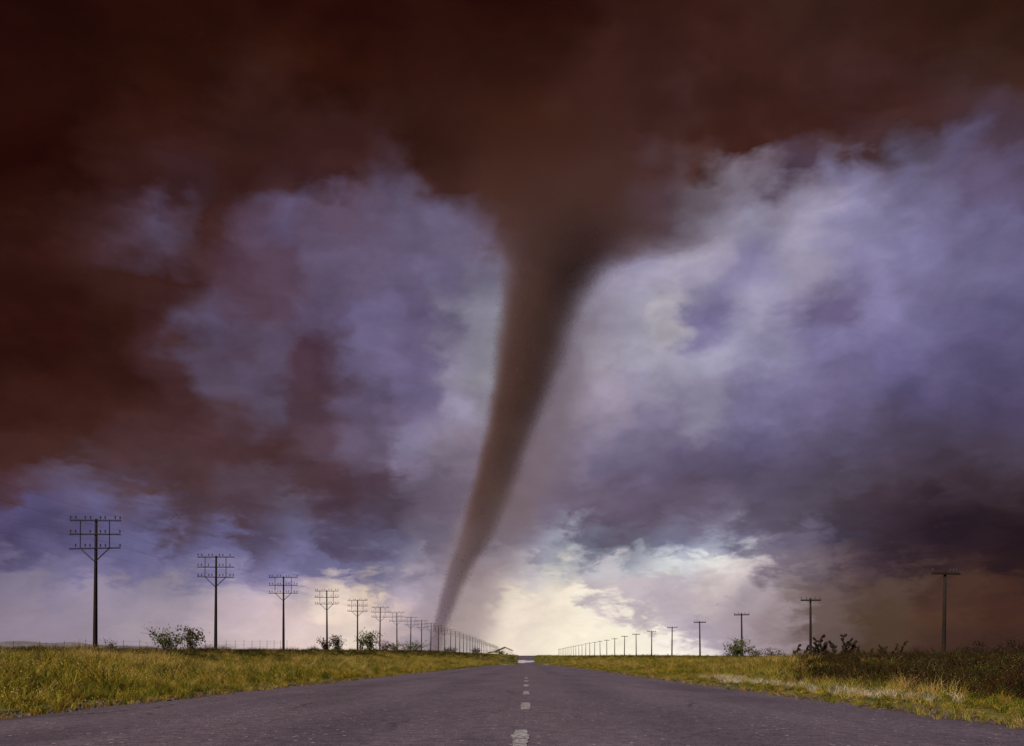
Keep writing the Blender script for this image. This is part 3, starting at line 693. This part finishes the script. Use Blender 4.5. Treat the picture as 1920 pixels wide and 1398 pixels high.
LBL = ['tallest three-armed telegraph pole with clear insulators, small green bush beside its foot',
       'three-armed telegraph pole on the grassy mound, second from the near end of its row',
       'three-armed telegraph pole on bare skyline, third from the near end of its row',
       'three-armed telegraph pole rising behind a dark leafy bush, fourth of its row',
       'three-armed telegraph pole just beside a tall slender twiggy shrub, fifth of its row']
left_things = []
def three_arm(i, detail):
    z = F * (-POLE_X) / (988 - VX + 1.0 / (.001235 + .000478 * i))
    th = empty('telegraph_pole', (POLE_X, z, Hs(POLE_X, z)), random.uniform(-.02, .02))
    th.rotation_euler.x = random.gauss(0, .008); th.rotation_euler.y = random.gauss(.006, .009)
    lab = LBL[i] if i < len(LBL) else (f'thin distant three-armed telegraph pole, {ORD[i]} from the near end of its row' if i < 12 else f'tiny far three-armed telegraph pole towards the white house, {ORD[i]} of its row')
    tag(th, lab, 'telegraph pole', 'three-armed telegraph poles along the grassy bank')
    link('pole', pole_me, th)
    for az_ in ARM_Z:
        ca = link('crossarm', arm_me, th, (random.uniform(-.03, .03), 0, az_)); ca.rotation_euler.y = random.gauss(0, .008)
        if detail >= 2:
            for xx in INS_X:
                if random.random() > .12: link('insulator', INS, th, (xx + random.uniform(-.02, .02), -.11, az_ + .037))
    if detail >= 1:
        for s_ in (-1, 1):
            link('upright_brace', brace_me, th, (s_ * .97, -.17, 7.06))
            MB().tube([(s_ * .97, -.17, 7.06), (s_ * .5, -.17, 6.62), (s_ * .08, -.13, 6.22)], .038, 5).build('diagonal_brace', IRON, th)
    left_things.append((th, z))
    return th
for i in range(37): three_arm(i, 2 if i < 7 else (1 if i < 12 else 0))

# wires: one sagging line for each end of each arm
WIRE = mat('weathered_wire', (.06, .05, .05), .5, .2, 10.0, spec=.4)
WL = ['top arm, field side', 'top arm, road side', 'middle arm, field side', 'middle arm, road side', 'lowest arm, field side', 'lowest arm, road side']
k = 0
for az_ in ARM_Z:
    for xx in (-1.64, 1.64):
        mb = MB(); P_ = []
        zs_ = [z for _, z in left_things]
        d = zs_[1] - zs_[0]
        loc = [(POLE_X + xx, zs_[0] - d, Hs(POLE_X, max(0, zs_[0] - d)) + az_ + .27)] + [tuple(th.matrix_basis @ Vector((xx, -.11, az_ + .27))) for th, _ in left_things[:22]]
        for a, b_ in zip(loc[:-1], loc[1:]):
            for j in range(6):
                f = j / 6; P_.append((a[0] + (b_[0] - a[0]) * f, a[1] + (b_[1] - a[1]) * f, a[2] + (b_[2] - a[2]) * f - 4 * f * (1 - f) * .32))
        P_.append(loc[-1])
        mb.tube(P_, .004, 3)
        w_ = mb.build('telegraph_wire', WIRE)
        tag(w_, f'thin sagging wire strung from pole to pole along the {WL[k]}', 'wire', 'wires of the three-armed poles'); k += 1

# T-shaped poles on the other verge
TX = 30.0
tpole_me = MB().tube([(0, 0, -.5), (0, 0, 0), (0, 0, 3.2), (0, 0, 6.55)], [.165, .155, .125, .095], 9).mesh('pole', WOOD, True)
tarm_me = MB().box((0, -.13, 0), (2.12, .10, .15)).mesh('crossarm', WOOD)
pin_me = MB().tube([(0, 0, 0), (0, 0, .10), (0, 0, .14), (0, 0, .22), (0, 0, .26)], [.018, .018, .05, .045, .015], 6).mesh('insulator', PORC)
TL = ['T-shaped telegraph pole with one thick crossarm standing in dark scrub, largest of its row',
      'T-shaped telegraph pole beside the gnarled prickly pear, second from the near end of its row',
      'T-shaped telegraph pole behind the round green roadside bush, third of its row',
      'slightly crooked thin T-shaped telegraph pole, fourth from the near end of its row']
for i in range(27):
    off = 1.0 / (.00128 + .000600 * i)
    z = F * TX / off
    th = empty('telegraph_pole', (TX, z, Hs(TX, z)))
    th.rotation_euler = (random.gauss(0, .006), random.gauss(-.004 if i else .010, .012 if i > 2 else .004), random.gauss(0, .06))
    lab = TL[i] if i < 4 else (f'thin pale distant T-shaped telegraph pole, {ORD[i]} from the near end of its row' if i < 12 else f'tiny far T-shaped telegraph pole on the bright horizon, {ORD[i]} of its row')
    tag(th, lab, 'telegraph pole', 'T-shaped telegraph poles across the road')
    link('pole', tpole_me, th); link('crossarm', tarm_me, th, (0, 0, 6.32))
    if i < 8:
        for xx in ((-1.0, -.45, .45, 1.0) if i else (-1.0, .3, .55, .8)): link('insulator', pin_me, th, (xx, -.13, 6.395))

# ------------------------------------------------------------------ wire fence behind the bank
FENCE = mat('grey_fence_post', (.14, .12, .12), .8, .3, 8.0)
FW = mat('galvanised_wire', (.16, .145, .15), .5, .2, 9.0)
fx = -35.5
fe = empty('wire_fence', (fx, 60, Hs(fx, 60)))
tag(fe, 'low wire fence on thin posts just behind the grassy bank', 'fence')
fz0 = Hs(fx, 60)
fps = []
for i in range(26):
    y = 52 + i * 3.6; ze = EYE + (VY - 1201.0) * y / F + random.uniform(-.1, .1)
    fps.append((y, ze))
    g = Hs(fx, y)
    MB().tube([(0, y - 60, g - .3 - fz0), (random.uniform(-.04, .04), y - 60, ze + .05 - fz0)], .024, 5).build('post', FENCE, fe)
for dz in (-.08, -.42, -.75):
    P_ = []
    for (a, za), (b_, zb) in zip(fps[:-1], fps[1:]):
        for f in (0, .5): P_.append((.04, a + (b_ - a) * f - 60, za + (zb - za) * f + dz - fz0 - (.05 if f else 0)))
    MB().tube(P_, .006, 3).build('fence_wire', FW, fe)

# ------------------------------------------------------------------ white house far along the road
HW = mat('white_plaster', (.74, .71, .66), .85, .08, .6); HR = mat('brown_roof_sheet', (.12, .09, .085), .7, .25, 1.2); HD = mat('dark_window_opening', (.09, .08, .085), .3, .2, 3.0)
hx, hy = -13.9, 600.0
hz = EYE + (VY - 1229.0) * hy / F
ho = empty('white_house', (hx, hy, hz))
tag(ho, 'small white gabled house with brown roof edge at the far end of the road', 'house')
mb = MB(); w2, dp, eh, ph = 4.6, 8.0, 3.5, 5.5
mb.v = [Vector(p) for p in ((-w2, 0, -2), (w2, 0, -2), (w2, 0, eh), (0, 0, ph), (-w2, 0, eh), (-w2, dp, -2), (w2, dp, -2), (w2, dp, eh), (0, dp, ph), (-w2, dp, eh))]
mb.f = [(0, 1, 2, 3, 4), (9, 8, 7, 6, 5), (1, 6, 7, 2), (0, 4, 9, 5)]
mb.build('wall', HW, ho)
for s_ in (-1, 1):
    mb = MB(); a = Vector((0, -.5, ph + .1)); e_ = Vector((s_ * (w2 + .7), -.5, eh - .2))
    up = Vector((0, 0, .35)); bk = Vector((0, dp + 1, 0))
    mb.v = [a, e_, e_ + up, a + up, a + bk, e_ + bk, e_ + up + bk, a + up + bk]
    mb.f = [(0, 1, 2, 3), (7, 6, 5, 4), (3, 2, 6, 7), (0, 4, 5, 1), (1, 5, 6, 2)]
    mb.build('roof', HR, ho)
MB().box((-1.8, -.02, 1.2), (1.0, .1, 1.2)).build('window', HD, ho)
MB().box((1.4, -.02, .9), (.95, .1, 2.0)).build('door', HD, ho)
mb = MB(); mb.v = [Vector(p) for p in ((-10.5, 2.0, -2), (-4.7, 2.0, -2), (-4.7, 2.0, 2.9), (-10.5, 2.0, 2.2), (-10.5, 7, -2), (-4.7, 7, -2), (-4.7, 7, 2.9), (-10.5, 7, 2.2))]
mb.f = [(0, 1, 2, 3), (7, 6, 5, 4), (0, 3, 7, 4), (1, 5, 6, 2)]
mb.build('side_wing', HW, ho)
mb = MB(); mb.v = [Vector(p) for p in ((-11, 1.6, 2.2), (-4.72, 1.6, 2.98), (-4.72, 1.6, 3.25), (-11, 1.6, 2.5), (-11, 7.4, 2.2), (-4.72, 7.4, 2.98), (-4.72, 7.4, 3.25), (-11, 7.4, 2.5))]
mb.f = [(0, 1, 2, 3), (7, 6, 5, 4), (3, 2, 6, 7), (0, 4, 5, 1), (0, 3, 7, 4)]
mb.build('roof', HR, ho)

# ------------------------------------------------------------------ wet patches where the road crests and dips
wm = mat('wet_pale_sheen', (.34, .33, .36), .12, .25, 1.5, spec=.9, coord='World')  # glossy wet film; its pale base carries sky glare as colour
def wet(cx, cy, rx_, ry_, label, seed):
    r2 = random.Random(seed); mb = MB(); n = 36
    ph_ = [r2.uniform(0, 6.28) for _ in range(3)]
    rings = 5
    mb.v.append(Vector((cx, cy, 0)))
    for j in range(1, rings + 1):
        for k in range(n):
            q = 2 * math.pi * k / n; s_ = (1 + .22 * math.sin(3 * q + ph_[0]) + .14 * math.sin(5 * q + ph_[1]) + .08 * math.sin(9 * q + ph_[2])) * j / rings
            mb.v.append(Vector((cx + rx_ * s_ * math.cos(q), cy + ry_ * s_ * math.sin(q), 0)))
    for k in range(n):
        k2 = (k + 1) % n; mb.f.append((0, 1 + k, 1 + k2))
        for j in range(rings - 1): mb.f.append((1 + j * n + k, 1 + (j + 1) * n + k, 1 + (j + 1) * n + k2, 1 + j * n + k2))
    for v in mb.v: v.x = max(-XL + .1, min(XR - .1, v.x)); v.z = float(road_z(v.x, v.y)) + .012
    return tag(mb.build('puddle', wm), label, 'puddle', 'wet patches on the far road')
wet(-.8, 428, 4.4, 11, 'long bright puddle shining across the road at the foot of the far rise', 1)
wet(-2.9, 122, .55, 5, 'pale wet patch on the asphalt edge near the roadside shrub and far house', 2)
wet(2.5, 121, .42, 5, 'pale wet patch on the asphalt edge on the side of the T-shaped poles', 3)

# ------------------------------------------------------------------ shrubs
def leafmat(name, c, var=.45): return mat(name, c, .65, var, 2.2, coord='World', spec=.25, trans=.25, rand=.15)
LG = leafmat('olive_leaf', (.075, .080, .020)); LD = leafmat('dark_leaf', (.034, .030, .012)); LB = leafmat('brown_leaf', (.030, .015, .008)); LP = leafmat('pale_leaf', (.125, .115, .040)); LM = leafmat('mid_leaf', (.095, .105, .022))
TW = mat('twig_bark', (.040, .026, .016), .85, .35, 14.0); PAD = mat('dusky_cactus_pad', (.020, .013, .008), .8, .4, 5.0, spec=.08)
def ground_dist(px, X): return F * abs(X) / abs(px - VX)
SPOTS = []
def shrub(name, label, cat, px, X, hpx, wpx, leafm, nst=9, nleaf=420, leaf=.07, upright=.5, group=None, seed=0, bare=.15, y=None):
    r2 = random.Random(seed * 77 + 5)
    z = y or ground_dist(px, X)
    if y: X = (px - VX) * y / F
    h = hpx * z / F; w = wpx * z / F * .5
    th = empty(name, (X, z, Hs(X, z)), r2.uniform(0, 6.28))
    tag(th, label, cat, group); SPOTS.append((X, z, w))
    st = MB(); tips = []
    for i in range(nst):
        a = r2.uniform(0, 6.28); reach = w * r2.uniform(.15, 1) ; hh = h * r2.uniform(.45, 1) * (1 - .35 * (reach / max(w, .01)) * (1 - upright))
        p0 = Vector((math.cos(a) * w * .08, math.sin(a) * w * .08, -.1)); p3 = Vector((math.cos(a) * reach, math.sin(a) * reach, hh))
        p1 = p0.lerp(p3, .35) + Vector((r2.gauss(0, .05) * h, r2.gauss(0, .05) * h, .08 * h)); p2 = p0.lerp(p3, .7) + Vector((r2.gauss(0, .05) * h, r2.gauss(0, .05) * h, .05 * h))
        rr0 = max(.012, .014 * h)
        st.tube([p0, p1, p2, p3], [rr0, rr0 * .75, rr0 * .5, rr0 * .25], 4)
        tips.append((p1, p2, p3))
        for j in range(3):
            q = r2.random(); b0 = p1.lerp(p2, q) if r2.random() < .5 else p2.lerp(p3, q)
            b1 = b0 + Vector((r2.gauss(0, .5) * w, r2.gauss(0, .5) * w, r2.uniform(.05, .28) * h)); b1.z = min(b1.z, h)
            st.tube([b0, b0.lerp(b1, .5) + Vector((0, 0, .02 * h)), b1], [rr0 * .4, rr0 * .3, rr0 * .15], 3)
            tips.append((b0, b0.lerp(b1, .5), b1))
    st.build('stem', TW, th)
    fo = MB(); ls = leaf * max(.6, h)
    for i in range(nleaf):
        a, b_, c_ = r2.choice(tips); q = r2.random() ** (1 - bare)
        p = (a.lerp(b_, q * 2) if q < .5 else b_.lerp(c_, q * 2 - 1)) + Vector((r2.gauss(0, 1), r2.gauss(0, 1), r2.gauss(0, .8))) * ls * .9
        if r2.random() < .34:
            a_ = r2.uniform(0, 6.28); q = r2.random(); p = Vector((math.cos(a_) * w * q, math.sin(a_) * w * q, r2.random() * h * .55 * (1.05 - q)))
        p.z = max(.02, p.z)
        u = Vector((r2.gauss(0, 1), r2.gauss(0, 1), r2.gauss(.3, 1))).normalized(); v = u.orthogonal().normalized()
        v = Matrix.Rotation(r2.uniform(0, 6.28), 3, u) @ v
        s_ = ls * r2.uniform(.5, 1.25)
        fo.quad(p, u * s_, v * s_ * .62)
    fo.build('foliage', leafm, th)
    return th
SH = [
 # px, X, height px, width px, leaf, stems, leaves, upright, label
 (72, -29.5, 12, 16, LG, 5, 120, .9, 'small green sprig on the bank skyline before the first three-armed pole'),
 (208, -28.5, 19, 22, LG, 7, 200, .9, 'little green bush on the skyline just past the largest three-armed pole'),
 (316, -28.0, 40, 56, LM, 11, 420, .85, 'feathery green shrub with bare twigs, further from the second three-armed pole'),
 (357, -27.5, 38, 40, LG, 10, 380, .95, 'upright feathery shrub with pointed sprigs, nearer the second three-armed pole'),
 (612, -28.4, 22, 24, LB, 9, 330, .7, 'dark brown bush hiding the foot of the fourth three-armed pole'),
 (634, -27.8, 24, 22, LD, 9, 330, .9, 'dark leafy bush with three pointed tops beside the fourth three-armed pole'),
 (676, -28.2, 24, 14, LG, 5, 160, 1., 'narrow upright twiggy shrub touching the fifth three-armed pole'),
 (694, -27.8, 32, 36, LG, 11, 430, .9, 'tall slender twiggy green shrub between the fifth and sixth three-armed poles'),
 (724, -27.5, 18, 30, LD, 8, 300, .7, 'low dusky shrub between the sixth and seventh three-armed poles'),
 (742, -27.0, 15, 24, LG, 7, 240, .7, 'low green shrub at the foot of the seventh three-armed pole'),
 (772, -27.0, 18, 44, LM, 12, 520, .45, 'broad rounded green bush past the seventh three-armed pole'),
 (840, -27.0, 11, 12, LD, 6, 160, .6, 'tiny round bush on the skyline just past the foot of the tornado'),
 (852, -27.0, 9, 14, LD, 6, 160, .5, 'tiny flat dark bush a little past the foot of the tornado'),
 (893, -24.0, 11, 22, LD, 8, 260, .3, 'round dark bush on the bank short of the white house'),
 (937, -17.0, 9, 24, LD, 8, 260, .2, 'flat dark bush in front of the white house'),
 (1383, 27.5, 32, 34, LM, 12, 520, .8, 'round light green bush in front of the third T-shaped pole'),
 (1418, 28.5, 20, 30, LG, 9, 330, .6, 'lower green bush just behind the light green one by the third T-shaped pole'),
 (1446, 28.5, 17, 40, LD, 9, 360, .4, 'spreading dark green bush between the third and second T-shaped poles'),
 (1362, 28.5, 12, 20, LD, 6, 180, .6, 'small dark twiggy bush on the far side of the light green one'),
 (1800, 29.0, 18, 40, LB, 9, 330, .6, 'low brown bush close past the largest T-shaped pole'),
 (1838, 28.5, 28, 44, LB, 10, 420, .8, 'peaked brown bush past the largest T-shaped pole'),
 (1872, 29.0, 20, 34, LB, 9, 330, .8, 'ragged brown bush between the peaked one and the frame edge'),
 (1900, 28.5, 32, 36, LB, 10, 420, .9, 'tall ragged brown bush near the end of the dark scrub'),
]
for i, (px, X, hp, wp, lm, ns_, nl, up, lab) in enumerate(SH):
    shrub('shrub', lab, 'shrub', px, X, hp * 1.12 + (5 if hp > 12 else 1), wp * 1.25, lm, ns_ + 4, int(nl * 2.2), .095 if hp > 14 else .14, up, 'shrubs on the bank skyline' if X < 0 else 'shrubs on the flat verge', i + 1)
shrub('shrub', 'straggly pale green shrub at the road edge below the white house', 'shrub', 958, 0, 17, 22, LP, 9, 320, .12, .6, 'shrubs on the bank skyline', 61, y=425.)
# grassy mound at the second pole
shrub('grass_tussock', 'big arching grass tussock round the foot of the second three-armed pole', 'grass tussock', 404, -28.2, 20, 74, LM, 34, 260, .06, .3, None, 71)
# low scrub bushes on the right verge, dark leaves adding to the painted cloud shade
_sb = sorted((random.Random(900 + i).uniform(13, 46), i) for i in range(18))
for i, (y, i_) in enumerate(_sb):
    r2 = random.Random(900 + i_); y = r2.uniform(13, 46); X = y * r2.uniform(.33, .54) + .4
    px = VX + X * F / y
    hpx = r2.uniform(.24, .46) * F / y; wpx = r2.uniform(.9, 1.7) * F / y
    lm = r2.choice([LB, LB, LD, LG])
    shrub('scrub_bush', f'low {"brown" if lm is LB else "dark green" if lm is LD else "olive"} scrub bush in the brown verge, {ORD[i]} going out along the road', 'bush', px, X, hpx, wpx, lm, 10, 460, .10, .4, 'low scrub bushes in the brown verge', 200 + i, y=y)

# prickly pears: chains of pads
def prickly(label, px, X, hpx, wpx, nstalk, seed):
    r2 = random.Random(seed); hpx *= 1.15; wpx *= 1.15; z = ground_dist(px, X); h = hpx * z / F; w = wpx * z / F * .5
    th = empty('prickly_pear', (X, z, Hs(X, z))); tag(th, label, 'cactus', 'dark prickly pears on the flat verge')
    tr = MB(); pd = MB()
    for s_ in range(nstalk):
        x = -w + 2 * w * (s_ + .5) / nstalk + r2.uniform(-.1, .1) * w if nstalk > 1 else 0
        top = h * (1 if nstalk == 1 else r2.uniform(.5, 1) * (1 - .45 * abs(x / w)))
        p = Vector((x, r2.uniform(-.4, .4) * w, -.1)); L_ = max(.18, h * .175); lean = r2.gauss(0, .25)
        q0 = p.copy()
        while p.z < top - L_ * .4:
            lean = lean * .5 + r2.gauss(0, .38)
            d_ = Vector((math.sin(lean), r2.gauss(0, .2), math.cos(lean))).normalized()
            c_ = p + d_ * L_ * .5
            yaw = r2.uniform(0, 3.14); a = Vector((math.cos(yaw), math.sin(yaw), 0)); a = (a - d_ * a.dot(d_)).normalized(); b_ = d_.cross(a)
            pd.ellip(c_, (a * L_ * r2.uniform(.36, .5), b_ * L_ * .15, d_ * L_ * .56))
            for _q in range(r2.choice((1, 1, 2))):
                e_ = Vector((r2.choice((-1, 1)) * r2.uniform(.5, 1), r2.gauss(0, .3), r2.uniform(.3, 1))).normalized()
                c2 = c_ + d_ * L_ * .35 + e_ * L_ * .45; a2 = e_.orthogonal().normalized()
                pd.ellip(c2, (a2 * L_ * .34, e_.cross(a2) * L_ * .14, e_ * L_ * .46))
            p = p + d_ * L_ * .95
        tr.tube([q0, q0.lerp(p, .35)], [.05, .03], 5)
    tr.build('trunk', TW, th)
    tag(pd.build('pads', PAD, th, True), kind='stuff')
prickly('gnarled dark prickly pear with open loops just before the second T-shaped pole', 1500, 29.0, 40, 20, 2, 3)
prickly('short knobbly prickly pear touching the second T-shaped pole', 1516, 29.0, 30, 14, 2, 4)
prickly('largest dark prickly pear heap with raised arms past the second T-shaped pole', 1566, 28.6, 46, 70, 12, 5)
prickly('low prickly pear at the foot of the second T-shaped pole', 1538, 28.6, 28, 28, 5, 6)
prickly('flat topped prickly pear clump next to the largest heap', 1643, 28.8, 34, 36, 6, 7)
prickly('low sloping prickly pear between the largest heap and the flat topped clump', 1610, 28.8, 26, 28, 6, 8)
prickly('slim single prickly pear stalk next to the flat topped clump', 1667, 28.8, 30, 10, 1, 9)
prickly('tallest single prickly pear stalk standing alone in the scrub', 1685, 28.8, 33, 10, 1, 10)
prickly('pair of short prickly pear stalks before the largest T-shaped pole', 1727, 28.8, 23, 22, 3, 11)
prickly('squat prickly pear right beside the largest T-shaped pole', 1756, 28.8, 20, 12, 1, 12)

# undergrowth round the feet of the shrubs
x = []; y = []
for X_, z_, w_ in SPOTS:
    k_ = 26; q = rng.uniform(0, 6.28, k_); r_ = rng.random(k_) ** .7 * (w_ * 1.3 + .5)
    x.append(X_ + r_ * np.cos(q)); y.append(z_ + r_ * np.sin(q))
x = np.concatenate(x); y = np.concatenate(y)
scatter('weeds', x, y, rng.choice([0, 0, 5, 7, 7, 2], len(x)), rng.uniform(.18, .42, len(x)), rng.uniform(.5, 1.0, len(x)), 'tall mixed weeds tangled round the feet of the shrubs', 'weeds')
